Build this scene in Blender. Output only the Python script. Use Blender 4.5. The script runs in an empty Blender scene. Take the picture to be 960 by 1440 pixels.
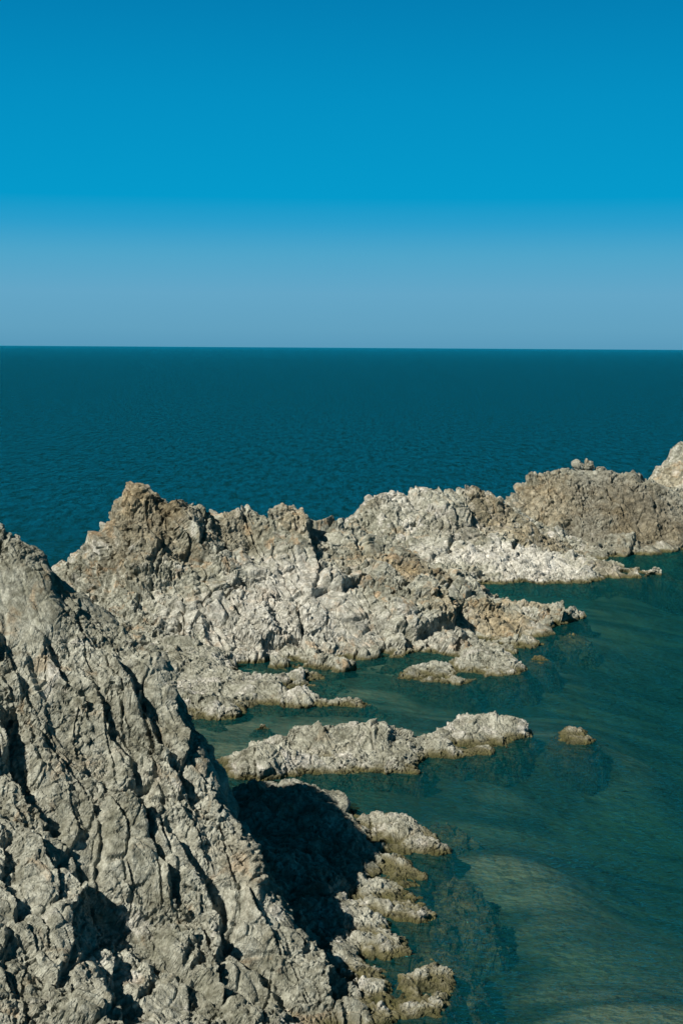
import bpy, math, time
import numpy as np
from mathutils import Matrix, Vector

T0 = time.time()
R = math.radians
scene = bpy.context.scene
col = scene.collection

# ------------------------------------------------------------------ camera
H = 20.0                       # eye height above the water, metres
F = 2091.0                     # focal length in pixels of the 960 x 1440 photograph
PITCH, ROLL = R(6.33), R(0.36)
CAM = (Matrix.Rotation(math.pi / 2 - PITCH, 3, 'X') @ Matrix.Rotation(ROLL, 3, 'Z'))
cam_d = bpy.data.cameras.new('camera')
cam = bpy.data.objects.new('camera', cam_d)
col.objects.link(cam)
cam.matrix_world = Matrix.Translation((0, 0, H)) @ CAM.to_4x4()
cam_d.sensor_fit = 'VERTICAL'
cam_d.sensor_height = 36.0
cam_d.lens = 36.0 * F / 1440.0
cam_d.clip_start, cam_d.clip_end = 0.5, 60000.0
scene.camera = cam


def ray(px, py):
    return CAM @ Vector(((px - 480) / F, (720 - py) / F, -1.0))


def at(px, py, Y):             # survey point: photograph bearing at distance Y
    d = ray(px, py); t = Y / d.y
    return (d.x * t, Y, H + d.z * t)


def wl(px, py, z=0.0):         # survey point on the level z (the waterline by default)
    d = ray(px, py); t = (z - H) / d.z
    return (d.x * t, d.y * t, z)


def wb(px, Y, z=0.0):          # bearing px at distance Y on level z
    return ((px - 480) / F * Y, Y, z)


# ------------------------------------------------------------------ noise
rng = np.random.RandomState(7)
G = rng.normal(size=(1024, 3)).astype(np.float32)
G /= np.linalg.norm(G, axis=1)[:, None]
U = rng.rand(1024, 3).astype(np.float32)
V1 = rng.rand(1024).astype(np.float32)


def hsh(ix, iy, iz, seed):
    h = (ix.astype(np.uint32) * np.uint32(374761393) + iy.astype(np.uint32) * np.uint32(668265263)
         + iz.astype(np.uint32) * np.uint32(2246822519) + np.uint32((seed * 3266489917 + 1013) & 0xffffffff))
    h ^= h >> np.uint32(15)
    h *= np.uint32(2654435761)
    h ^= h >> np.uint32(13)
    h *= np.uint32(1274126177)
    h ^= h >> np.uint32(16)
    return (h & np.uint32(1023)).astype(np.int32)


def perlin(P, seed=0):
    out = np.empty(len(P), np.float32)
    C = 200000
    for a in range(0, len(P), C):
        p = P[a:a + C].astype(np.float32)
        f0 = np.floor(p)
        i = f0.astype(np.int64)
        f = p - f0
        u = f * f * f * (f * (f * 6 - 15) + 10)
        r = np.zeros(len(p), np.float32)
        for dx in (0, 1):
            wx = u[:, 0] if dx else 1 - u[:, 0]
            for dy in (0, 1):
                wy = u[:, 1] if dy else 1 - u[:, 1]
                for dz in (0, 1):
                    wz = u[:, 2] if dz else 1 - u[:, 2]
                    g = G[hsh(i[:, 0] + dx, i[:, 1] + dy, i[:, 2] + dz, seed)]
                    d = g[:, 0] * (f[:, 0] - dx) + g[:, 1] * (f[:, 1] - dy) + g[:, 2] * (f[:, 2] - dz)
                    r += wx * wy * wz * d
        out[a:a + C] = r * 1.5
    return out


def fbm(P, octs, seed=0, gain=0.5, ridged=False):
    r = np.zeros(len(P), np.float32); a = 1.0; q = P.astype(np.float32)
    for k in range(octs):
        n = perlin(q, seed + 17 * k)
        r += a * ((0.5 - np.abs(n)) if ridged else n)
        q = q * 2.03 + 5.31
        a *= gain
    return r


def worley(P, seed=0, jit=0.9):
    n = len(P)
    F1 = np.empty(n, np.float32); F2 = np.empty(n, np.float32); ID = np.empty(n, np.int32); VEC = np.empty((n, 3), np.float32)
    C = 200000
    for a in range(0, n, C):
        p = P[a:a + C].astype(np.float32)
        f0 = np.floor(p); i = f0.astype(np.int64); f = p - f0
        m = len(p)
        f1 = np.full(m, 9., np.float32); f2 = np.full(m, 9., np.float32)
        idd = np.zeros(m, np.int32); vec = np.zeros((m, 3), np.float32)
        for dx in (-1, 0, 1):
            for dy in (-1, 0, 1):
                for dz in (-1, 0, 1):
                    h = hsh(i[:, 0] + dx, i[:, 1] + dy, i[:, 2] + dz, seed)
                    v = f - ((U[h] - 0.5) * jit + 0.5 + np.array((dx, dy, dz), np.float32))
                    d = (v * v).sum(1)
                    c = d < f1
                    f2 = np.where(c, f1, np.minimum(f2, d))
                    f1 = np.where(c, d, f1)
                    idd = np.where(c, h, idd)
                    vec = np.where(c[:, None], v, vec)
        F1[a:a + C] = np.sqrt(f1); F2[a:a + C] = np.sqrt(f2); ID[a:a + C] = idd; VEC[a:a + C] = vec
    return F1, F2, ID, VEC


def sstep(a, b, x):
    t = np.clip((x - a) / (b - a), 0, 1)
    return t * t * (3 - 2 * t)


# ------------------------------------------------------------------ base shape: a smooth sheet through survey points
class Sheet:
    def __init__(self, pts):
        P = np.array(pts, np.float64)
        self.c = P[:, :2]
        n = len(P)
        D = np.sqrt(((self.c[:, None] - self.c[None]) ** 2).sum(2) + 0.02)
        A = np.zeros((n + 3, n + 3))
        A[:n, :n] = D - 0.02 * np.eye(n)
        A[:n, n] = 1; A[:n, n + 1:] = self.c
        A[n, :n] = 1; A[n + 1:, :n] = self.c.T
        self.w = np.linalg.solve(A, np.concatenate([P[:, 2], [0, 0, 0]]))

    def __call__(self, x, y):
        sh = x.shape; x = x.ravel(); y = y.ravel(); out = np.empty(len(x))
        n = len(self.c)
        for a in range(0, len(x), 50000):
            X = x[a:a + 50000, None]; Yv = y[a:a + 50000, None]
            D = np.sqrt((X - self.c[:, 0]) ** 2 + (Yv - self.c[:, 1]) ** 2 + 0.02)
            out[a:a + 50000] = D @ self.w[:n] + self.w[n] + X[:, 0] * self.w[n + 1] + Yv[:, 0] * self.w[n + 2]
        return out.reshape(sh)


def grid_normals(P):
    du = np.empty_like(P); dv = np.empty_like(P)
    du[1:-1] = P[2:] - P[:-2]; du[0] = P[1] - P[0]; du[-1] = P[-1] - P[-2]
    dv[:, 1:-1] = P[:, 2:] - P[:, :-2]; dv[:, 0] = P[:, 1] - P[:, 0]; dv[:, -1] = P[:, -1] - P[:, -2]
    n = np.cross(du, dv)
    n /= np.linalg.norm(n, axis=2)[..., None] + 1e-9
    return n


def blur(A, k):
    for _ in range(k):
        B = A.copy()
        B[1:-1, 1:-1] = (A[1:-1, 1:-1] * 2 + A[2:, 1:-1] + A[:-2, 1:-1] + A[1:-1, 2:] + A[1:-1, :-2]) / 6
        A = B
    return A


def basis(long, into, al, ai):
    l = np.array(long, float); l /= np.linalg.norm(l)
    i = np.array(into, float); i -= l * (i @ l); i /= np.linalg.norm(i)
    n = np.cross(l, i)
    if n[0] < 0: n = -n
    return np.stack([n, l / al, i / ai]).astype(np.float32)


BED_NEAR = basis((.46, -.45, -.76), (0, 1, .35), 2.6, 1.5)
BED_FAR = basis((.62, -.38, -.55), (.1, 1, .2), 1.7, 1.3)


def blocks(q, size, off, tilt, crk, seed, wid=0.09, sp=.05, soft=1.0):
    F1, F2, ID, V = worley(q / size, seed)
    d = off * (V1[ID] - 0.5) + tilt * (G[(ID * 7 + 3) & 1023] * V).sum(1)
    e = F2 - F1
    if soft: d *= sstep(0.0, min(.3, max(.06, 4.5 * sp / size)), e)      # a broken face never jumps, it is joined by a short slope
    d -= crk * (1 - sstep(0.0, max(wid, 2.0 * sp / size), e))
    return d * size


def saw(q, size, amp, seed):
    # tilted beds: each bed rises to the right and breaks off in a ledge
    u = q[:, 0] / size + 0.55 * perlin(q / np.array((size * 2.2,) * 3, np.float32), seed) \
        + 0.12 * perlin(q / np.float32(size * 0.5), seed + 5)
    f = u - np.floor(u)
    prof = np.where(f < 0.86, f / 0.86, (1 - f) / 0.14)
    m = sstep(-0.25, 0.35, perlin(q / np.array((size * 1.3, size * .9, size * 1.3), np.float32) + 9.7, seed + 9))
    return amp * size * (prof - 0.5) * m


def rock_mesh(pts, sp, box, S, bed, seed, amp=1.0, zcut=-3.2, extra=None, saws=1.0, calm=None, rough=1.0, fine=1.0, big=0.0):
    """displaced sheet: returns grid of points and the base height grid"""
    x0, y0, x1, y1 = box
    nx = int((x1 - x0) / sp) + 1; ny = int((y1 - y0) / sp) + 1
    x, y = np.meshgrid(np.linspace(x0, x1, nx), np.linspace(y0, y1, ny), indexing='ij')
    sh = Sheet(pts)
    Q = np.stack([x, y, 0 * x], 2).reshape(-1, 3).astype(np.float32)
    wx = perlin(Q / (S * 1.3), seed + 50) * 0.22 * S
    wy = perlin(Q / (S * 1.3) + 31.7, seed + 51) * 0.22 * S
    z = sh(x + wx.reshape(nx, ny), y + wy.reshape(nx, ny))
    z = np.maximum(z, -3.8)
    keep = z > zcut - 0.6
    P = np.stack([x, y, z], 2)
    N = grid_normals(blur(P, 6))
    idx = np.where(keep.ravel())[0]
    p = P.reshape(-1, 3)[idx].astype(np.float32)
    warp = np.stack([perlin(p / (S * .9), seed + 1), perlin(p / (S * .9) + 17.3, seed + 2), perlin(p / (S * .9) + 41.9, seed + 3)], 1)
    warp2 = np.stack([perlin(p / (S * .22), seed + 4), perlin(p / (S * .22) + 7.3, seed + 5), perlin(p / (S * .22) + 1.9, seed + 6)], 1)
    q = (p + warp * 0.16 * S + warp2 * 0.012 * S) @ bed.T
    iso = bed * np.array([[1.0], [np.linalg.norm(bed[0]) / np.linalg.norm(bed[1]) / 1.25], [np.linalg.norm(bed[0]) / np.linalg.norm(bed[2]) / 1.15]], np.float32)
    qb = (p + warp * 0.12 * S + warp2 * 0.012 * S) @ iso.T
    am = np.ones(len(p), np.float32) * amp
    if calm is not None:
        am = am * calm(p)
    d = 0.10 * S * fbm(p / (S * 1.1), 3, seed + 10)
    d += blocks(q, S, 0.18, 0.28, 0.10, seed + 20, .05, sp)
    d += saw(q, S * .62, 0.24 * saws, seed + 30)
    d += blocks(q, S * .42, 0.20, 0.34, 0.18, seed + 21, .05, sp)
    d += saw(q, S * .25, 0.09 * saws, seed + 32)
    d += blocks(qb, S * .28, 0.13, 0.26, 0.14, seed + 25, .09, sp)
    if big: d += saw(q, S * 1.7, big, seed + 34) - .18 * big * S
    d *= am
    if extra is not None:
        d += extra(p)
    disp = np.zeros(nx * ny, np.float32); disp[idx] = d
    P = P + N * disp.reshape(nx, ny)[..., None]
    for _ in range(3):          # relax only where the sheet is stretched over a ledge
        e1 = np.zeros((nx, ny)); e1[1:-1, 1:-1] = np.maximum(np.linalg.norm(P[2:, 1:-1] - P[:-2, 1:-1], axis=2), np.linalg.norm(P[1:-1, 2:] - P[1:-1, :-2], axis=2)) / 2
        wgt = sstep(2.0, 4.0, blur(e1, 2) / sp)[..., None]
        P = P * (1 - wgt) + blur(P, 1) * wgt
    N2 = grid_normals(blur(P, 2))
    p2 = P.reshape(-1, 3)[idx].astype(np.float32)
    q2 = (p2 + warp2 * 0.015 * S) @ iso.T
    var = 0.32 + 0.95 * sstep(-.3, .4, perlin(p2 / (S * .8), seed + 60))
    d = blocks(q2, S * .15, 0.17, 0.36, 0.20, seed + 22, .06, sp, 0)
    d += blocks(q2, S * .07, 0.18, 0.36, 0.14, seed + 23, .09, sp, 0)
    if fine > 0:
        d += fine * blocks(q2, S * .034, 0.20, 0.36, 0.10, seed + 24, .09, sp, 0)
    d += 0.006 * S * fbm(p2 / (S * .12), 4, seed + 40, .6)
    disp[:] = 0; disp[idx] = d * am * var * rough
    P = P + N2 * disp.reshape(nx, ny)[..., None]
    return P, keep


def mesh_from_grid(name, P, keep, mat, zcut=-3.2, smooth=False):
    nx, ny = P.shape[:2]
    zq = P[..., 2]
    kq = keep[:-1, :-1] & keep[1:, :-1] & keep[:-1, 1:] & keep[1:, 1:]
    zm = np.maximum(np.maximum(zq[:-1, :-1], zq[1:, :-1]), np.maximum(zq[:-1, 1:], zq[1:, 1:]))
    kq &= zm > zcut
    i, j = np.where(kq)
    a = i * ny + j
    quads = np.stack([a, a + ny, a + ny + 1, a + 1], 1)
    used, inv = np.unique(quads, return_inverse=True)
    v = P.reshape(-1, 3)[used]
    base = np.array([v[:, 0].mean(), v[:, 1].mean(), 0.0])
    f = inv.reshape(-1, 4)
    me = bpy.data.meshes.new(name)
    me.vertices.add(len(v)); me.vertices.foreach_set('co', (v - base).astype(np.float32).ravel())
    me.loops.add(f.size); me.loops.foreach_set('vertex_index', f.astype(np.int32).ravel())
    me.polygons.add(len(f))
    me.polygons.foreach_set('loop_start', np.arange(0, f.size, 4, dtype=np.int32))
    me.polygons.foreach_set('use_smooth', np.full(len(f), smooth))
    me.update(calc_edges=True)
    me.materials.append(mat)
    o = bpy.data.objects.new(name, me)
    o.location = base
    col.objects.link(o)
    return o


def tag(o, label, cat, group=None):
    o['label'] = label; o['category'] = cat
    if group: o['group'] = group


def structure(o):
    o['kind'] = 'structure'


# ------------------------------------------------------------------ node helper
class NT:
    def __init__(self, tree):
        self.t = tree; self.n = tree.nodes; self.l = tree.links
        self.n.clear()

    def node(self, typ, **kw):
        n = self.n.new(typ)
        ins = kw.pop('ins', {})
        for k, v in kw.items(): setattr(n, k, v)
        for k, v in ins.items():
            if isinstance(v, bpy.types.NodeSocket): self.l.new(v, n.inputs[k])
            else: n.inputs[k].default_value = v
        return n

    def noise(self, vec, scale, detail=4, rough=.55, dist=0.0):
        return self.node('ShaderNodeTexNoise', ins={'Vector': vec, 'Scale': scale, 'Detail': detail, 'Roughness': rough, 'Distortion': dist}).outputs[0]

    def ramp(self, fac, a, b):
        return self.node('ShaderNodeMapRange', interpolation_type='SMOOTHSTEP', ins={'Value': fac, 'From Min': a, 'From Max': b}).outputs[0]

    def mix(self, fac, a, b, blend='MIX'):
        n = self.node('ShaderNodeMix', data_type='RGBA', blend_type=blend)
        for s, v in ((n.inputs[0], fac), (n.inputs[6], a), (n.inputs[7], b)):
            if isinstance(v, bpy.types.NodeSocket): self.l.new(v, s)
            elif isinstance(v, tuple) and len(v) == 3: s.default_value = (*v, 1)
            else: s.default_value = v
        return n.outputs[2]

    def math(self, op, a, b=0.0, c=0.0, clamp=False):
        n = self.node('ShaderNodeMath', operation=op, use_clamp=clamp)
        for s, v in zip(n.inputs, (a, b, c)):
            if isinstance(v, bpy.types.NodeSocket): self.l.new(v, s)
            else: s.default_value = v
        return n.outputs[0]


def new_mat(name):
    m = bpy.data.materials.new(name); m.use_nodes = True
    return m, NT(m.node_tree)


def rock_material(name, tone=1.0, ochre=.5, white=.3, brown=0.0, fine=1.0, tide=0.36, stains=(), weedy=1.0):
    m, t = new_mat(name)
    geo = t.node('ShaderNodeNewGeometry')
    pos = geo.outputs['Position']
    n1 = t.noise(pos, .35, 5, .6)
    n2 = t.noise(pos, 1.6 * fine, 6, .65, .4)
    n3 = t.noise(pos, 9.0 * fine, 5, .7)
    sc = lambda c, k: tuple(v * k * tone for v in c)
    light = (.35, .352, .30); mid = (.252, .253, .207); dark = (.138, .139, .106)
    c = t.mix(t.ramp(n2, .34, .62), sc(dark, 1.15), sc(mid, 1))
    c = t.mix(t.ramp(n1, .38, .62), c, t.mix(t.ramp(n2, .3, .6), sc(mid, 1), sc(light, 1)))
    # brown weathered skin
    nb = t.noise(pos, .22, 4, .6, .5)
    c = t.mix(t.math('MULTIPLY', t.ramp(nb, .62 - .25 * brown, .72 - .2 * brown), .25 + .6 * brown), c, t.mix(t.ramp(n3, .3, .7), sc((.115, .097, .06), 1), sc((.235, .19, .118), 1)))
    # ochre stains
    no = t.noise(pos, .75, 5, .62, .8)
    c = t.mix(t.math('MULTIPLY', t.ramp(no, .60 - .1 * ochre, .70 - .06 * ochre), .75 * ochre), c, t.mix(n3, sc((.24, .15, .075), 1), sc((.42, .27, .14), 1)))
    # pale lichen and guano
    nw = t.noise(pos, .55, 6, .66, .3)
    c = t.mix(t.math('MULTIPLY', t.ramp(nw, .64 - .3 * white, .74 - .22 * white), .4 + .5 * white), c, t.mix(n3, sc((.40, .39, .36), 1), sc((.62, .60, .56), 1)))
    # stains with a place of their own: (centre, radius, dark colour, light colour, strength)
    for (ctr, rad, ca, cb, k) in stains:
        dist = t.node('ShaderNodeVectorMath', operation='DISTANCE', ins={0: pos, 1: ctr}).outputs['Value']
        dd = t.math('ADD', t.math('DIVIDE', dist, rad), t.math('MULTIPLY', t.math('SUBTRACT', t.noise(pos, 1.1 / rad ** .5, 7, .68, .5), .5), 2.6))
        c = t.mix(t.math('MULTIPLY', t.math('SUBTRACT', 1.0, t.ramp(dd, .45, 1.25)), k * .8), c, t.mix(t.ramp(n2, .32, .66), sc(ca, 1), sc(cb, 1)))
    # fine mottling
    n4 = t.noise(pos, 3.2 * fine, 5, .62, .6)
    c = t.mix(.48, c, t.mix(t.ramp(n3, .3, .72), (.55, .54, .50), (1.35, 1.35, 1.34)), 'MULTIPLY')
    c = t.mix(.75, c, t.mix(t.ramp(n4, .36, .64), (.62, .61, .58), (1.28, 1.28, 1.28)), 'MULTIPLY')
    # algae and weed below the tide line
    z = t.node('ShaderNodeSeparateXYZ', ins={0: pos}).outputs[2]
    zz = t.math('ADD', z, t.math('MULTIPLY', t.math('SUBTRACT', t.noise(pos, 1.1, 4, .6), .5), .7))
    alg = t.mix(t.ramp(n2, .3, .7), tuple(v * weedy for v in (.022, .026, .010)), tuple(v * weedy for v in (.095, .088, .034)))
    alg = t.mix(t.ramp(zz, -.05, tide * .7), alg, t.mix(n3, (.085, .078, .04), (.17, .155, .095)))
    c = t.mix(t.math('SUBTRACT', 1.0, t.ramp(zz, tide * .35, tide)), c, alg)
    # bump
    wp = t.node('ShaderNodeVectorMath', operation='MULTIPLY_ADD', ins={0: t.node('ShaderNodeTexNoise', ins={'Vector': pos, 'Scale': 3.0 * fine, 'Detail': 3.0}).outputs['Color'], 1: (.16, .16, .16), 2: pos}).outputs[0]
    stretch = t.node('ShaderNodeMapping', ins={'Vector': wp, 'Rotation': (.5, .35, .3), 'Scale': (1.0, .6, .55)}).outputs[0]
    v1 = t.node('ShaderNodeTexVoronoi', feature='DISTANCE_TO_EDGE', ins={'Vector': stretch, 'Scale': 3.2 * fine}).outputs['Distance']
    v2 = t.node('ShaderNodeTexVoronoi', feature='DISTANCE_TO_EDGE', ins={'Vector': stretch, 'Scale': 9.0 * fine}).outputs['Distance']
    v3 = t.node('ShaderNodeTexVoronoi', feature='F1', ins={'Vector': stretch, 'Scale': 12.0 * fine}).outputs['Distance']
    b1 = t.noise(pos, 9.0 * fine, 8, .75, .2)
    hgt = t.math('ADD', t.math('MULTIPLY', b1, .55), t.math('MULTIPLY', t.ramp(v1, 0.0, .05), .45))
    hgt = t.math('ADD', hgt, t.math('MULTIPLY', t.ramp(v2, 0.0, .09), .22))
    hgt = t.math('SUBTRACT', hgt, t.math('MULTIPLY', v3, .35))
    bump = t.node('ShaderNodeBump', ins={'Strength': .8, 'Distance': .065 / fine, 'Height': hgt})
    bs = t.node('ShaderNodeBsdfPrincipled', ins={'Base Color': c, 'Roughness': .92, 'Normal': bump.outputs[0]})
    bs.inputs['Specular IOR Level'].default_value = .2
    o = t.node('ShaderNodeOutputMaterial', ins={0: bs.outputs[0]})
    return m


BR = ((.088, .072, .043), (.195, .158, .095)); OC = ((.205, .155, .085), (.36, .285, .17)); WH = ((.35, .345, .315), (.54, .53, .49)); GR = ((.10, .095, .075), (.20, .19, .155))
M_near = rock_material('rock_near', .9, .45, .22, .1, 1.3)
M_mid = rock_material('rock_mid', 1.0, .7, .30, .2, 1.0, stains=[
    (at(200, 735, 101.5), 4.2, *BR, .75), (at(180, 690, 103), 1.6, *OC, .7), (at(245, 715, 103), 1.6, *BR, .8), (at(330, 745, 104), 2.2, *BR, .5), (at(420, 735, 106), 1.7, *OC, .5),
    (at(520, 765, 105), 2.0, *OC, .55), (at(590, 805, 106), 2.3, *BR, .85), (at(560, 800, 105), 1.6, *OC, .8), (at(700, 870, 103), 2.8, *OC, .75), (at(615, 865, 101), 2.0, *OC, .6), (at(740, 850, 109), 2, *OC, .5),
    (at(270, 860, 95.5), 3, *WH, .5), (at(620, 905, 97), 2.5, *WH, .4), (at(460, 810, 101), 2.5, *WH, .5), (at(400, 855, 97.5), 4.5, *WH, .75), (at(330, 890, 94.5), 3, *WH, .45), (at(500, 880, 97), 3, *WH, .5), (at(390, 790, 101), 2.6, *WH, .5)])
M_far = rock_material('rock_far', 1.08, .4, .48, .2, .8, stains=[
    (at(740, 795, 130), 5.5, *WH, .95), (at(620, 785, 130), 3.5, *WH, .6), (at(560, 705, 139), 3.0, *WH, .45), (at(690, 715, 141), 3.5, *BR, .75), (at(780, 755, 141), 4.0, *BR, .85), (at(640, 745, 136), 3, *GR, .7), (at(720, 750, 138), 3, *OC, .4), (at(860, 803, 131), 3, *BR, .6)])
M_brown = rock_material('rock_brown', .88, .45, .15, .35, .8, stains=[(at(770, 700, 153), 4.5, *OC, .55), (at(850, 690, 153), 5.0, *GR, .8), (at(900, 730, 150), 5.5, *BR, .9), (at(830, 750, 148), 3.5, *GR, .7), (at(930, 700, 152), 4, *GR, .7)])
M_pale = rock_material('rock_pale', .98, .55, .40, .0, .8, stains=[(at(940, 665, 171), 3, *OC, .4)])
M_isle = rock_material('rock_isle', .95, .25, .45, .05, 1.0, .38)
M_awash = rock_material('rock_awash', .9, .6, .1, .4, 1.0, .5)
M_sub = rock_material('rock_sub', .9, .3, .1, .2, 1.1, .3, weedy=1.7)


# ------------------------------------------------------------------ foreground cliff
def ring(out, k, drop):         # skirt round an outline, falling away under the water
    c = np.mean(np.array(out), 0)
    r = []
    for p in out:
        v = np.array(p[:2]) - c[:2]; l = np.linalg.norm(v) + 1e-6
        q = np.array(p[:2]) + v / l * k
        r.append((q[0], q[1], p[2] - drop))
    return r


ridge = [(0, 740, 52), (30, 758, 52), (60, 775, 52), (80, 800, 51.5), (105, 812, 51.5), (150, 862, 51), (185, 890, 50.5), (215, 922, 50),
         (240, 962, 49.5), (265, 1010, 49), (283, 1052, 48), (292, 1085, 47.6), (310, 1130, 47), (332, 1175, 46.4), (370, 1232, 45.8),
         (400, 1282, 45), (440, 1332, 44.4), (475, 1375, 43.8), (505, 1405, 43.3), (535, 1440, 42.6), (580, 1500, 41)]
rp = [(-22, 57, 13.2), (-17.5, 55, 13.6), (-14.5, 53.5, 13.7)] + [at(*p) for p in ridge]
back = [(p[0] + .9, p[1] + 1.7, p[2] - 3.4) for p in rp] + [(p[0] + 2.2, p[1] + 4.2, max(p[2] - 9.5, -3)) for p in rp]
face = [(0, 870, 49.4), (50, 850, 50), (60, 900, 49), (120, 960, 48.3), (0, 1000, 46.7), (100, 1050, 46.7), (200, 1080, 47), (240, 1150, 46), (150, 1180, 44.5),
        (0, 1200, 42.5), (80, 1250, 42.5), (200, 1260, 44), (300, 1280, 44.5), (0, 1330, 39.5), (100, 1350, 40.5), (250, 1370, 42), (380, 1400, 42.5),
        (0, 1440, 37.5), (150, 1440, 38.8), (300, 1440, 40.3), (440, 1440, 41.8)]
fp = [at(*p) for p in face] + [(-12, 31, 1.5), (-20, 31, 3.5), (-20, 40, 6), (-20, 47, 10), (-6, 33, .5), (0, 34, -1), (5, 36, -2), (4, 42, -1.5), (-20, 65, -1), (-14, 64, -2.5)]


def cliff_calm(p):              # the patch of gravel near the top breaks into small stones only
    c = wl(25, 850, 11.3)
    d = np.sqrt(((p[:, 0] - c[0]) / 1.5) ** 2 + ((p[:, 1] - 49.7) / 1.2) ** 2)
    return (0.25 + 0.75 * sstep(0.6, 1.3, d)).astype(np.float32)


GROOVES = [([(-6, 985), (30, 1060), (60, 1130), (82, 1192)], .95, .8), ([(112, 940), (150, 1010), (185, 1080), (205, 1150)], .5, .55),
           ([(165, 905), (205, 985), (250, 1075), (282, 1150)], .75, .6), ([(232, 1150), (262, 1200), (292, 1250), (318, 1300)], .7, .6),
           ([(95, 1240), (140, 1310), (175, 1370), (215, 1440)], .6, .6), ([(300, 1300), (360, 1370), (420, 1440)], .5, .5),
           ([(60, 890), (105, 970), (120, 1010)], .4, .5), ([(-5, 1180), (15, 1230), (45, 1290)], .5, .6)]


def _face_xz(px, py):
    # nearest survey distance of the face for a bearing, interpolated between the survey points
    d = [((px - q[0]) ** 2 + (py - q[1]) ** 2 + 50, q[2]) for q in face + ridge]
    w = [1 / a ** 1.5 for a, _ in d]
    Y = sum(wi * yi for wi, (_, yi) in zip(w, d)) / sum(w)
    p = at(px, py, Y)
    return p[0], p[2]


def cliff_extra(p):             # the long open joints between the beds, each with its left lip standing proud
    d = np.zeros(len(p), np.float32)
    wob = 0.25 * perlin(p / 1.1, 301) + 0.12 * perlin(p / .4, 302)
    X = p[:, 0] + wob; Z = p[:, 2]
    for line, dep, wid in GROOVES:
        L = [_face_xz(*q) for q in line]
        best = np.full(len(p), 9.0, np.float32); side = np.zeros(len(p), np.float32); par = np.zeros(len(p), np.float32)
        n = len(L) - 1
        for k in range(n):
            ax, az = L[k]; bx, bz = L[k + 1]
            ux, uz = bx - ax, bz - az; l2 = ux * ux + uz * uz
            t = np.clip(((X - ax) * ux + (Z - az) * uz) / l2, 0, 1)
            dx = X - ax - t * ux; dz = Z - az - t * uz
            dd = np.sqrt(dx * dx + dz * dz)
            s = np.sign(dx * -uz + dz * ux)       # + on the right hand (sun-shaded) side
            c = dd < best
            best = np.where(c, dd, best); side = np.where(c, s, side); par = np.where(c, (k + t) / n, par)
        fade = sstep(0, .12, par) * (1 - sstep(.85, 1, par)) * (par > 0) * (par < 1)
        right = np.where(side > 0, best, 99)
        left = np.where(side <= 0, best, 99)
        d += fade * dep * .72 * (-0.85 * (1 - sstep(0.0, wid, right)) * sstep(-.02, .1, right) + 0.40 * (1 - sstep(0, 1.5, left)))
    return d


P, k = rock_mesh(rp + back + fp, .04, (-22, 31, 5, 66), 2.2, BED_NEAR, 100, .95, saws=.72, extra=cliff_extra, calm=cliff_calm, rough=.76)
o = mesh_from_grid('cliff', P, k, M_near)
tag(o, 'tall grey fractured cliff with diagonal slabs filling the lower left foreground', 'cliff')
print('cliff', len(o.data.vertices), time.time() - T0)


# ------------------------------------------------------------------ the other rock masses
def rock(name, label, cat, outline, tops, sp, S, seed, mat, bed=BED_FAR, amp=1.0, skirt=2.0, drop=2.0, group=None, saws=.8, pad=1.0, fine=1.0, zcut=-3.2, xtra=(), rough=1.0, big=0.0):
    pts = list(outline) + ring(outline, skirt, drop * 1.25) + ring(outline, skirt * 1.8, drop * 1.25 + 2.4) + list(tops) + list(xtra)
    a = np.array(outline)
    box = (a[:, 0].min() - skirt - pad, a[:, 1].min() - skirt - pad, a[:, 0].max() + skirt + pad, a[:, 1].max() + skirt + pad)
    P, k = rock_mesh(pts, sp, box, S, bed, seed, amp, saws=saws, fine=fine, zcut=zcut, rough=rough, big=big)
    o = mesh_from_grid(name, P, k, mat, zcut)
    tag(o, label, cat, group)
    print(name, len(o.data.vertices), round(time.time() - T0, 1))
    return o, P


# middle craggy mass
out = [wl(*p) for p in [(0, 930), (150, 940), (250, 940), (330, 940), (430, 940), (500, 938), (560, 934), (620, 926), (680, 922), (740, 918), (775, 908), (782, 900),
                        (770, 888), (800, 878), (810, 870), (790, 861)]] + [wb(*p) for p in [(700, 114), (600, 117), (500, 119), (400, 119), (300, 118), (200, 116), (100, 114), (0, 112)]]
top = [(0, 890, 98), (40, 872, 99), (84, 838, 100), (105, 806, 101), (130, 770, 102), (153, 721, 103), (170, 694, 103), (184, 679, 103), (203, 685, 103), (225, 688, 103.5), (242, 698, 104), (262, 729, 105),
       (290, 740, 106), (310, 722, 106), (335, 721, 106), (355, 713, 106), (375, 735, 106.5), (388, 718, 107), (420, 711, 107), (440, 734, 107.5), (470, 739, 108), (500, 743, 107), (530, 766, 107),
       (560, 783, 107), (600, 795, 108), (640, 806, 109), (690, 833, 109.5), (740, 846, 110), (780, 860, 110.5),
       (150, 800, 99.5), (210, 760, 100.5), (220, 830, 97.5), (300, 800, 100), (350, 790, 100.5), (400, 800, 101), (450, 800, 101), (300, 870, 95.5), (400, 880, 95.5), (500, 830, 101.5), (550, 860, 98.5),
       (620, 850, 102), (650, 880, 99.5), (700, 880, 102), (740, 885, 104), (200, 880, 94), (500, 900, 95.5), (600, 910, 96.5), (500, 780, 104.5), (430, 760, 104.5), (340, 750, 103.5)]
B_top = [at(*p) for p in top]
rock('rock_outcrop', 'jagged grey and brown crag with twin pointed summit at its left end, middle distance', 'rock outcrop', out, B_top, .07, 4.2, 200, M_mid, amp=1.0, saws=1.0, rough=.66, big=.13, skirt=2.5, drop=2.2)

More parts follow.
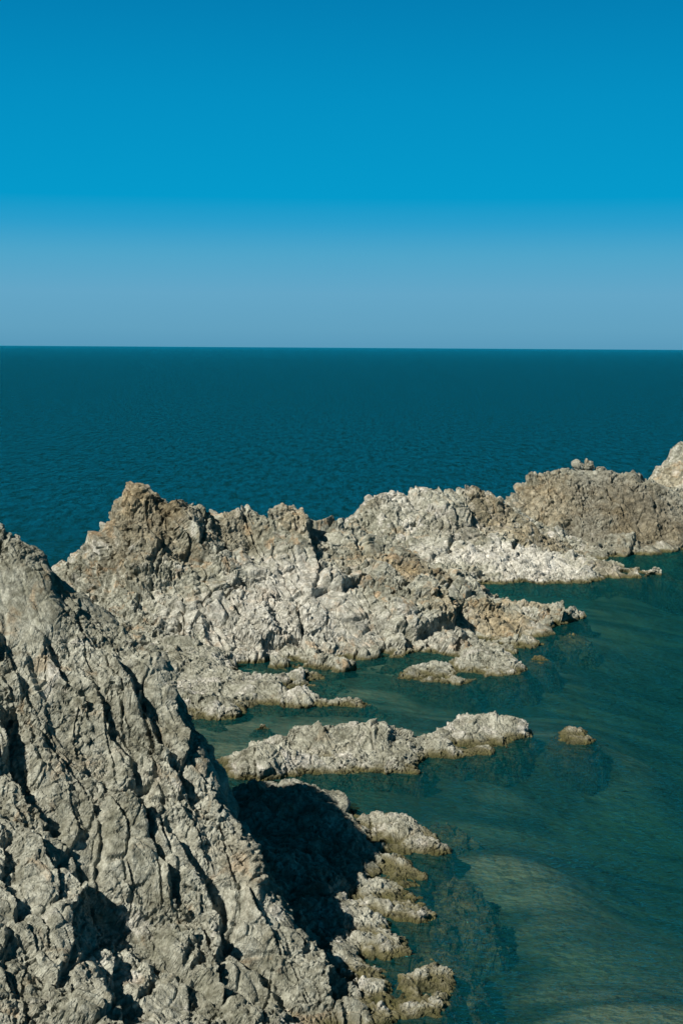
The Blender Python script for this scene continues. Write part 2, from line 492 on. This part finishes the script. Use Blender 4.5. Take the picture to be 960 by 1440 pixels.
# low shelf with three tongues
out = [wl(*p) for p in [(436, 947), (375, 951), (335, 950)]] + [wl(*p) for p in [(400, 985)]][:0] + [wl(*p) for p in [(523, 989), (450, 995), (400, 996), (345, 999), (380, 1023), (320, 1021), (262, 1015), (215, 1010), (150, 1000), (110, 960), (140, 925), (220, 905)]] + [wl(330, 908), (wl(400, 918))]
tops = [at(*p) for p in [(240, 905, 91), (262, 915, 89.5), (300, 912, 91), (330, 918, 91.5), (380, 922, 92), (410, 932, 91.5), (255, 928, 87), (290, 933, 86.5), (245, 960, 84.3), (300, 955, 85),
                         (350, 967, 83), (395, 961, 83.3), (430, 967, 82.8), (480, 977, 82), (270, 995, 79.5), (330, 1002, 78.8), (200, 930, 86), (180, 960, 83)]]
gaps = [wl(425, 942, .32), wl(490, 983, .42), wl(508, 986, .34), wl(520, 988, .15), wl(365, 1016, .25), wl(400, 956, -.7), wl(350, 957, -.35), wl(450, 960, -.9), wl(500, 965, -1.2), wl(430, 1004, -.8), wl(380, 1006, -.4), wl(480, 1005, -1)]
rock('rock_shelf', 'low pale rock shelf reaching three narrow tongues into the green pool', 'rock shelf', out, tops, .055, 1.9, 300, M_isle, amp=.7, skirt=1.6, drop=1.2, xtra=gaps)

# rear mass with pale tongue
out = [wl(*p) for p in [(540, 836), (640, 828), (700, 822), (760, 822), (830, 821), (852, 812), (890, 809), (942, 806), (938, 800), (880, 797), (845, 790)]] + [wb(*p) for p in [(840, 147), (800, 150), (700, 152), (600, 151), (520, 148), (470, 142), (450, 135)]]
tops = [at(*p) for p in [(478, 742, 135), (495, 714, 138), (520, 699, 139), (545, 690, 140), (590, 691, 141), (640, 692, 142), (655, 679, 142), (690, 687, 143), (715, 699, 144), (735, 715, 144.5), (770, 745, 144), (820, 775, 143.5),
                         (520, 740, 135), (580, 740, 135.5), (640, 750, 135), (700, 750, 137.5), (760, 775, 139), (560, 770, 131.5), (640, 778, 130), (700, 775, 133),
                         (660, 790, 128.5), (720, 779, 131), (770, 783, 131), (800, 793, 129.5), (835, 798, 130), (870, 799, 131.5)]] + [wl(890, 802, .7), wl(912, 804, .5), wl(930, 805, .36)]
rock('rock_outcrop', 'long rounded grey outcrop ending in a white streaked tongue, behind the jagged crag', 'rock outcrop', out, tops, .095, 3.6, 400, M_far, big=.10, amp=.8, skirt=2.5, drop=2.2)

# brown headland
out = [wl(*p) for p in [(800, 792), (850, 787), (900, 782), (940, 778), (962, 774), (1010, 765)]] + [wb(*p) for p in [(1060, 160), (1010, 168), (900, 170), (800, 170), (720, 166), (690, 158), (730, 150)]]
tops = [at(*p) for p in [(722, 689, 155), (745, 665, 157), (770, 660, 158), (800, 657, 158), (830, 659, 158), (860, 659, 158), (880, 663, 158), (905, 671, 158), (930, 679, 157), (960, 691, 156), (1000, 710, 155),
                         (760, 700, 153), (800, 715, 151), (850, 700, 152.5), (850, 740, 149), (900, 715, 151.5), (900, 750, 148), (950, 735, 150), (800, 755, 148)]]
head, PE = rock('rock_outcrop', 'broad brown domed headland with small boulders perched on its crest', 'rock outcrop', out, tops, .10, 3.6, 500, M_brown, amp=.8, big=.10, skirt=2.5, drop=2.2)

out = [wb(*p) for p in [(880, 166), (960, 162), (1060, 160), (1160, 175), (1120, 192), (950, 188), (885, 178)]]
tops = [at(*p) for p in [(915, 677, 172), (930, 659, 173), (942, 639, 174), (950, 625, 175), (962, 619, 176), (1000, 600, 178), (1060, 590, 178), (950, 670, 171), (960, 690, 168), (1000, 660, 172)]]
rock('rock_outcrop', 'pale sunlit rock rising out of the right edge beyond the brown headland', 'rock outcrop', out, tops, .11, 3.6, 600, M_pale, amp=.6, skirt=2.5, drop=2.2)

# boulders on the crest of the headland
def boulder(name, label, c, r, seed, mat, tilt, group=None):
    import bmesh
    bm = bmesh.new(); bmesh.ops.create_icosphere(bm, subdivisions=4, radius=1.0)
    v = np.array([q.co[:] for q in bm.verts], np.float32)
    F1, F2, ID, V = worley(v * 1.1 + seed * 3.7, seed)
    d = 1 + .25 * perlin(v * 1.3 + seed, seed) + .30 * (V1[ID] - .5) + .3 * (G[ID] * V).sum(1) + .05 * perlin(v * 5, seed + 1)
    for q, k in zip(bm.verts, d): q.co = Vector((q.co.x * r[0] * k, q.co.y * r[1] * k, q.co.z * r[2] * k))
    me = bpy.data.meshes.new(name); bm.to_mesh(me); bm.free()
    me.materials.append(mat)
    o = bpy.data.objects.new(name, me); o.location = c; o.rotation_euler = tilt
    col.objects.link(o); tag(o, label, 'boulder', group)
    return o


def crest(px, Y):
    x = (px - 480) / F * Y
    m = np.hypot(PE[..., 0] - x, PE[..., 1] - Y) < .5
    return x, Y, PE[..., 2][m].max()


for px, r, lab, sd, tilt in [(813, (.80, .55, .50), 'leftmost perched boulder on the brown headland crest, tilted and egg shaped', 3, (.1, .5, .2)),
                             (828, (.55, .5, .62), 'upright ochre boulder on the headland crest right beside the tilted egg shaped one', 5, (0, -.2, .8)),
                             (845, (.62, .5, .36), 'flattest and rightmost of the three boulders perched on the headland crest', 8, (0, .1, .3))]:
    x, y, z = crest(px, 158)
    boulder('boulder', lab, (x, y, z + r[2] * .72), r, sd, M_brown, tilt, 'boulders on the headland crest')

# low rocks standing in the cove
def low(label, outline, tops, seed, S=1.1, mat=M_isle, sp=.04, amp=.85, skirt=.6, drop=1.0, name='sea_rock', group='rocks standing in the cove', xtra=(), saws=.6, dz=.2):
    return rock(name, label, 'rock', [wl(*p) for p in outline], [(q[0], q[1], q[2] - dz) for q in (at(*p) for p in tops)], sp, S, seed, mat, amp=amp, skirt=skirt, drop=drop, group=group, xtra=xtra, saws=saws)


low('largest islet in the cove, pale grey with a square block on its crest',
    [(300, 1070), (315, 1085), (340, 1097), (372, 1100), (420, 1094), (480, 1092), (540, 1090), (585, 1086), (596, 1072), (600, 1054), (560, 1042), (500, 1040), (420, 1046), (350, 1056)],
    [(325, 1065, 71), (370, 1051, 71), (404, 1045, 71), (408, 1018, 72), (450, 1016, 72), (465, 1025, 71.5), (500, 1012, 72), (530, 1016, 72), (545, 1020, 71.5), (562, 1034, 71.5), (585, 1048, 71.3), (450, 1060, 70), (500, 1053, 70.2), (550, 1058, 70), (480, 1038, 71)], 700, S=1.5, amp=.9, dz=.1)
low('elongated islet just right of the largest one, sloping down to its right',
    [(590, 1068), (640, 1069), (690, 1062), (720, 1052), (747, 1037), (750, 1030), (720, 1020), (660, 1020), (610, 1028), (582, 1042)],
    [(587, 1040, 72.3), (620, 1023, 74), (655, 1014, 74.5), (690, 1021, 74.5), (735, 1018, 75), (650, 1040, 73), (700, 1040, 73.3)], 710, dz=.42, amp=.7)
low('smallest islet, a flat tan ledge barely dry at the right end of the islet row',
    [(776, 1038), (798, 1047), (828, 1047), (838, 1041), (824, 1028), (790, 1026)], [], 720, S=.55, amp=.8, mat=M_awash, xtra=[wl(*p) for p in [(788, 1035, .10), (803, 1031, .26), (815, 1036, .04), (824, 1041, .22), (804, 1040, .12)]])
low('low pale rock below the crag, left of the pyramid shaped one',
    [(555, 955), (600, 961), (655, 964), (668, 955), (640, 938), (590, 936)], [(590, 929, 90.5), (610, 932, 90.2), (625, 934, 90), (648, 948, 88.8), (600, 948, 88.8)], 730)
low('pale pyramid shaped rock standing in the water under the right end of the crag',
    [(640, 945), (680, 954), (735, 950), (742, 940), (715, 924), (650, 922)], [(675, 904, 93), (688, 908, 92.6), (700, 917, 92), (650, 919, 91.5), (725, 937, 90.3), (680, 935, 90.8)], 740, S=1.2)
low('small flat rock barely above water right of the pyramid shaped rock',
    [(742, 930), (760, 934), (775, 928), (760, 922)], [(758, 925, 94.0)], 745, S=.6, dz=.3, mat=M_awash)
low('sunlit rounded rock at the edge of the cliff shadow, with a white flat tongue',
    [(490, 1165), (520, 1203), (570, 1204), (634, 1198), (628, 1186), (605, 1168), (575, 1152), (500, 1147)],
    [(510, 1152, 60.3), (540, 1160, 59.3), (565, 1154, 59), (590, 1164, 58.6), (520, 1185, 57.8), (555, 1180, 58), (612, 1188, 57)], 750, S=1.0, dz=.26)
low('small half lit rock between the rounded rock and the white ridged rock',
    [(530, 1245), (565, 1250), (592, 1246), (600, 1232), (575, 1211), (535, 1207)], [(555, 1215, 54.8), (575, 1225, 54.2), (545, 1230, 54)], 760, S=.7, dz=.3, mat=M_awash)
low('white ridged rock falling to the right beneath the half lit rock',
    [(480, 1285), (540, 1292), (608, 1290), (604, 1272), (560, 1246), (510, 1228)], [(512, 1238, 52.5), (545, 1253, 52), (580, 1269, 51), (505, 1260, 51.3), (595, 1284, 50)], 770, S=.9, dz=.26)
low('upright pale rock spur rising beside the cliff foot inside its shadow',
    [(440, 1345), (520, 1352), (585, 1342), (572, 1325), (545, 1300), (500, 1280), (455, 1270)], [(474, 1264, 49.5), (470, 1295, 48.6), (510, 1298, 48.6), (530, 1313, 47.8), (558, 1330, 47.2), (490, 1325, 47.3)], 780, S=.9, dz=.26)
low('cluster of angular blocks lying against the lower end of the cliff',
    [(440, 1400), (500, 1440), (560, 1440), (570, 1410), (545, 1370), (500, 1330), (455, 1325)], [(470, 1328, 46.2), (500, 1358, 45.3), (530, 1400, 43.4), (480, 1380, 44.5)], 790, S=.9)
low('lowest rock at the bottom, tan and cracked with a pale cap',
    [(515, 1425), (560, 1436), (620, 1428), (645, 1398), (643, 1372), (615, 1355), (560, 1375)], [(622, 1360, 45.2), (600, 1383, 44.4), (570, 1393, 43.8), (632, 1380, 44.5), (545, 1412, 42.9)], 800, S=.8, dz=.26)

# shelf in the cliff's shadow
out = [wl(*p) for p in [(330, 1112), (430, 1114), (505, 1136), (525, 1180), (545, 1215), (520, 1255), (500, 1300), (470, 1345)]] + [(-2.5, 46.5, 0), (-5.5, 50, 0), (-7, 56, 0), (-6, 63, 0)]
tops = [at(*p) for p in [(350, 1140, 60), (430, 1131, 60.3), (485, 1143, 59.6), (500, 1172, 57.6), (380, 1180, 56.5), (450, 1200, 55.2), (480, 1238, 52.4), (420, 1255, 50.3), (350, 1200, 53.5), (440, 1165, 57.8)]]
rock('rock_shelf', 'dark rock shelf lying wholly in the cliff shadow', 'rock shelf', out, tops, .06, 1.6, 850, M_near, amp=.8, skirt=1.2, drop=1.2)

# rocks just under the surface
def sunk(label, outline, tops, seed, S=.9):
    rock('submerged_rock', label, 'rock', [wl(p[0], p[1], -.55) for p in outline], [wl(p[0], p[1], p[2]) for p in tops], .06, S, seed, M_sub, amp=1.1, skirt=.6, drop=.9, group='submerged rocks in the cove', saws=.5)


sunk('reddish submerged ledge off the right end of the jagged crag', [(775, 903), (800, 912), (836, 906), (812, 897)], [(795, 903, -.28), (815, 903, -.3)], 905)
sunk('brown submerged rock right of the white ridged rock', [(612, 1285), (650, 1316), (695, 1312), (700, 1285), (660, 1266), (625, 1262)], [(640, 1278, -.26), (665, 1280, -.26), (670, 1298, -.3)], 900)
sunk('submerged ledge trailing right from the rounded sunlit rock', [(600, 1180), (650, 1192), (672, 1182), (650, 1166), (600, 1160)], [(625, 1171, -.30), (650, 1176, -.34)], 910)
sunk('long dark submerged ridge above the brown submerged rock', [(600, 1258), (640, 1262), (680, 1256), (670, 1247), (620, 1246)], [(630, 1252, -.2), (655, 1251, -.25)], 920)
sunk('wide submerged apron around the lowest rock', [(560, 1370), (640, 1425), (675, 1415), (670, 1365), (630, 1335), (570, 1330)], [(600, 1345, -.25), (650, 1362, -.3), (640, 1400, -.4)], 930)
sunk('submerged apron below the white ridged rock', [(520, 1310), (590, 1325), (640, 1318), (620, 1290), (560, 1285)], [(560, 1300, -.1), (600, 1305, -.15)], 940)
print('rocks', time.time() - T0)

# ------------------------------------------------------------------ seabed
bed_pts = [wl(x, y, z) for x, y, z in [(480, 945, -.45), (560, 975, -.7), (480, 1003, -.5), (400, 1040, -.4), (300, 1030, -.35), (330, 1050, -.4), (600, 1000, -1.3), (700, 1008, -2.2), (800, 1008, -2.2), (950, 1000, -4.5),
            (480, 1115, -.8), (560, 1110, -.6), (650, 1084, -.6), (600, 1140, -1.6), (640, 1160, -2.0), (720, 1075, -1.2), (790, 1060, -.8), (770, 1040, -.8), (835, 1036, -.9), (800, 1022, -1.0), (860, 1046, -.8), (930, 1056, -.9), (890, 1085, -2.6), (760, 1110, -2.0), (750, 1160, -2.4), (860, 1150, -3.4), (950, 1140, -4),
            (700, 1204, -.55), (760, 1226, -.65), (820, 1245, -1.4), (640, 1222, -.8), (900, 1220, -3.4), (700, 1262, -1.6), (760, 1280, -1.1), (790, 1300, -1.0), (880, 1310, -3.2), (690, 1335, -1.9), (740, 1370, -1.3), (800, 1390, -2.4), (860, 1385, -1.0), (900, 1430, -.85), (950, 1420, -.8), (770, 1432, -1.3), (700, 1425, -2.2), (955, 1330, -2.6),
            (740, 870, -1.2), (700, 842, -.9), (860, 880, -1.6), (830, 905, -1.0), (780, 945, -1.6), (700, 965, -1.1), (640, 975, -.9), (830, 965, -2.0), (930, 870, -4), (880, 830, -1.2), (950, 815, -1.6)]]
bed_pts += [(-30, 40, -1), (-30, 100, -1), (-30, 160, -8), (40, 20, -2), (60, 60, -7), (70, 120, -8), (60, 180, -9), (0, 190, -9), (-60, 200, -12), (80, 260, -14), (-20, 20, -1), (10, 25, -1.5)]
sp = .35
nx, ny = int(150 / sp), int(240 / sp)
x, y = np.meshgrid(np.linspace(-60, 90, nx), np.linspace(20, 260, ny), indexing='ij')
z = Sheet(bed_pts)(x, y)
q = np.stack([x, y, 0 * x], 2).reshape(-1, 3)
z = blur(z + (0.30 * fbm(q / np.array((9, 4.5, 1)), 4, 950, .5)).reshape(nx, ny), 22)
P = np.stack([x, y, np.minimum(z, -.28)], 2)
m_bed, t = new_mat('seabed')
pos = t.node('ShaderNodeNewGeometry').outputs['Position']
mp = t.node('ShaderNodeMapping', ins={'Vector': pos, 'Rotation': (0, 0, R(-18)), 'Scale': (.10, .30, .3)}).outputs[0]
na = t.noise(mp, 1.0, 3, .5, .6)
nb = t.noise(pos, .9, 6, .65, .4)
c = t.mix(t.ramp(na, .35, .65), t.mix(nb, (.025, .035, .018), (.06, .07, .035)), t.mix(nb, (.23, .23, .135), (.40, .37, .225)))
weed = t.mix(nb, (.022, .034, .012), (.085, .098, .035))
for px, py, rad in [(805, 1045, 2.6), (760, 1045, 2.0), (900, 1028, 2.2), (680, 1065, 3.2), (580, 1090, 2.6), (480, 1100, 2.6), (700, 958, 3.4), (600, 965, 2.6), (780, 915, 3.0), (500, 955, 3.0), (640, 1182, 1.8), (600, 1215, 1.6),
                    (650, 1300, 2.8), (690, 1310, 1.8), (640, 1340, 2.2), (680, 1390, 2.6), (560, 1150, 2.2), (430, 1000, 3.0), (760, 835, 4.5), (880, 812, 4.5), (620, 1260, 1.6), (690, 1255, 1.2), (650, 1420, 1.8), (520, 1115, 2.0)]:
    x_, y_, _z = wl(px, py, -.5)
    # weed beds, drawn out along the swell
    rel = t.node('ShaderNodeVectorMath', operation='SUBTRACT', ins={0: pos, 1: (x_, y_, -.5)}).outputs[0]
    rel = t.node('ShaderNodeVectorMath', operation='MULTIPLY', ins={0: rel, 1: (.7 / rad, 1.0 / rad, .2)}).outputs[0]
    ln = t.node('ShaderNodeVectorMath', operation='LENGTH', ins={0: rel}).outputs['Value']
    dd = t.math('ADD', ln, t.math('MULTIPLY', t.math('SUBTRACT', na, .5), 1.3))
    dd = t.math('ADD', dd, t.math('MULTIPLY', t.math('SUBTRACT', nb, .5), .5))
    c = t.mix(t.math('SUBTRACT', 1.0, t.ramp(dd, .6, 1.15)), c, weed)
bs = t.node('ShaderNodeBsdfPrincipled', ins={'Base Color': c, 'Roughness': 1.0})
t.node('ShaderNodeOutputMaterial', ins={0: bs.outputs[0]})
o = mesh_from_grid('seabed', P, np.ones((nx, ny), bool), m_bed, -99)
structure(o)
# deep floor beyond
me = bpy.data.meshes.new('deep_seabed')
me.from_pydata([(-40000, -3000, -25), (40000, -3000, -25), (40000, 45000, -25), (-40000, 45000, -25)], [], [(0, 1, 2, 3)])
me.materials.append(m_bed)
o = bpy.data.objects.new('deep_seabed', me); col.objects.link(o); structure(o)

# ------------------------------------------------------------------ sea
m_sea, t = new_mat('sea_water')
pos = t.node('ShaderNodeNewGeometry').outputs['Position']
def waves(rot, sx, sy, detail, rough=.5, dist=.3):
    mp = t.node('ShaderNodeMapping', ins={'Vector': pos, 'Rotation': (0, 0, R(rot)), 'Scale': (sx, sy, 1)}).outputs[0]
    return t.noise(mp, 1.0, detail, rough, dist)
w1 = waves(14, 1.5, 2.2, 3)          # short ripples
w2 = waves(-22, 2.6, 3.6, 2)
w3 = waves(8, .35, .60, 4, .6)      # wind sea
w4 = waves(10, .02, .06, 3, .6)     # swell and gust patches
w5 = waves(-6, .75, .5, 4, .6)    # open sea
open_sea = t.ramp(t.node('ShaderNodeSeparateXYZ', ins={0: pos}).outputs[1], 112.0, 190.0)   # the cove is sheltered
h = t.math('ADD', t.math('MULTIPLY', w1, .36), t.math('MULTIPLY', w2, .18))
h = t.math('ADD', h, t.math('MULTIPLY', w3, t.math('MULTIPLY_ADD', open_sea, .7, .08)))
h = t.math('ADD', h, t.math('MULTIPLY', t.math('MULTIPLY', w5, open_sea), .42))
h = t.math('ADD', h, t.math('MULTIPLY', t.math('MULTIPLY', w4, open_sea), .25))
bump = t.node('ShaderNodeBump', ins={'Strength': 1.0, 'Distance': 1.0, 'Height': h}).outputs[0]
fres = t.node('ShaderNodeFresnel', ins={'IOR': 1.33, 'Normal': bump}).outputs[0]
gl = t.node('ShaderNodeBsdfGlossy', ins={'Color': (.05, .75, .77, 1), 'Roughness': .22, 'Normal': bump}).outputs[0]
body = t.node('ShaderNodeBsdfDiffuse', ins={'Color': (.004, .058, .062, 1), 'Normal': bump}).outputs[0]
tr = t.node('ShaderNodeBsdfTransparent', ins={'Color': (1, 1, 1, 1)}).outputs[0]
under = t.node('ShaderNodeMixShader', ins={0: .40, 1: tr, 2: body}).outputs[0]
gust = t.noise(t.node('ShaderNodeMapping', ins={'Vector': pos, 'Rotation': (0, 0, R(4)), 'Scale': (.85, .16, 1)}).outputs[0], 1.0, 6, .80, .2)
gust = t.math('MULTIPLY_ADD', t.ramp(gust, .36, .64), t.math('MULTIPLY_ADD', open_sea, 1.0, .40), .34)        # cat's paws: patches of rougher and smoother water
sh = t.node('ShaderNodeMixShader', ins={0: t.math('MULTIPLY', fres, gust, clamp=True), 1: under, 2: gl}).outputs[0]
vol = t.node('ShaderNodeVolumeAbsorption', ins={'Color': (.62, .82, .77, 1), 'Density': .42}).outputs[0]
t.node('ShaderNodeOutputMaterial', ins={0: sh, 1: vol})
me = bpy.data.meshes.new('sea')
X0, X1, Y0, Y1, ZB = -40000, 40000, -2900, 44000, -24
v = [(X0, Y0, 0), (X1, Y0, 0), (X1, Y1, 0), (X0, Y1, 0), (X0, Y0, ZB), (X1, Y0, ZB), (X1, Y1, ZB), (X0, Y1, ZB)]
me.from_pydata(v, [], [(0, 1, 2, 3), (7, 6, 5, 4), (0, 4, 5, 1), (1, 5, 6, 2), (2, 6, 7, 3), (3, 7, 4, 0)])
me.materials.append(m_sea)
o = bpy.data.objects.new('sea', me); col.objects.link(o); structure(o)

# ------------------------------------------------------------------ light
SUN = Vector((-.85, -.85, 1.0)).normalized()      # towards the sun: behind the camera, to the left
el = math.asin(SUN.z)
ld = bpy.data.lights.new('sun', 'SUN'); ld.energy = 5.0; ld.angle = R(.5); ld.color = (1, .945, .84)
lo = bpy.data.objects.new('sun', ld); col.objects.link(lo)
lo.rotation_euler = SUN.to_track_quat('Z', 'Y').to_euler()
lo.location = (-40, -40, 60)

w = bpy.data.worlds.new('World'); scene.world = w; w.use_nodes = True
t = NT(w.node_tree)
sky = t.node('ShaderNodeTexSky', sky_type='NISHITA', sun_disc=False, sun_elevation=el, sun_rotation=math.atan2(SUN.x, SUN.y), altitude=20, air_density=1.0, dust_density=.6, ozone_density=3.0)
dirz = t.node('ShaderNodeSeparateXYZ', ins={0: t.node('ShaderNodeTexCoord').outputs['Generated']}).outputs[2]
elev = t.node('ShaderNodeMapRange', ins={'Value': dirz, 'From Min': 0.0, 'From Max': 1.0}).outputs[0]
cr = t.node('ShaderNodeValToRGB', ins={0: elev})
lin = lambda *c: tuple((v / 255 / 12.92) if v < 10.3 else ((v / 255 + .055) / 1.055) ** 2.4 for v in c)
STOPS = [(0.0, lin(90, 154, 186)), (.012, lin(97, 161, 192)), (.035, lin(99, 166, 199)), (.061, lin(78, 165, 202)), (.080, lin(42, 158, 204)), (.097, lin(0, 154, 203)), (.16, lin(0, 143, 194)), (.23, lin(0, 124, 177)), (.45, (0, .045, .085)), (1.0, (0, .018, .036))]
e = cr.color_ramp.elements
while len(e) < len(STOPS): e.new(.5)
for k, (p_, c_) in enumerate(STOPS):
    e[k].position = p_; e[k].color = (*c_, 1)
grade = t.node('ShaderNodeVectorMath', operation='SCALE', ins={0: cr.outputs[0], 'Scale': 7.07}).outputs[0]
skyc = t.mix(.997, sky.outputs[0], grade)
bg = t.node('ShaderNodeBackground', ins={0: skyc, 1: .1})
t.node('ShaderNodeOutputWorld', ins={0: bg.outputs[0]})

# ------------------------------------------------------------------ render settings
vs = scene.view_settings
scene.display_settings.display_device = 'sRGB'
vs.view_transform = 'Standard'; vs.look = 'None'; vs.exposure = 0.5; vs.gamma = 1.0; vs.use_curve_mapping = False
scene.render.engine = 'CYCLES'
cy = scene.cycles
cy.use_denoising = True
cy.max_bounces = 6; cy.diffuse_bounces = 2; cy.glossy_bounces = 2; cy.transparent_max_bounces = 8; cy.volume_bounces = 0
cy.caustics_reflective = False; cy.caustics_refractive = False
print('script', time.time() - T0)
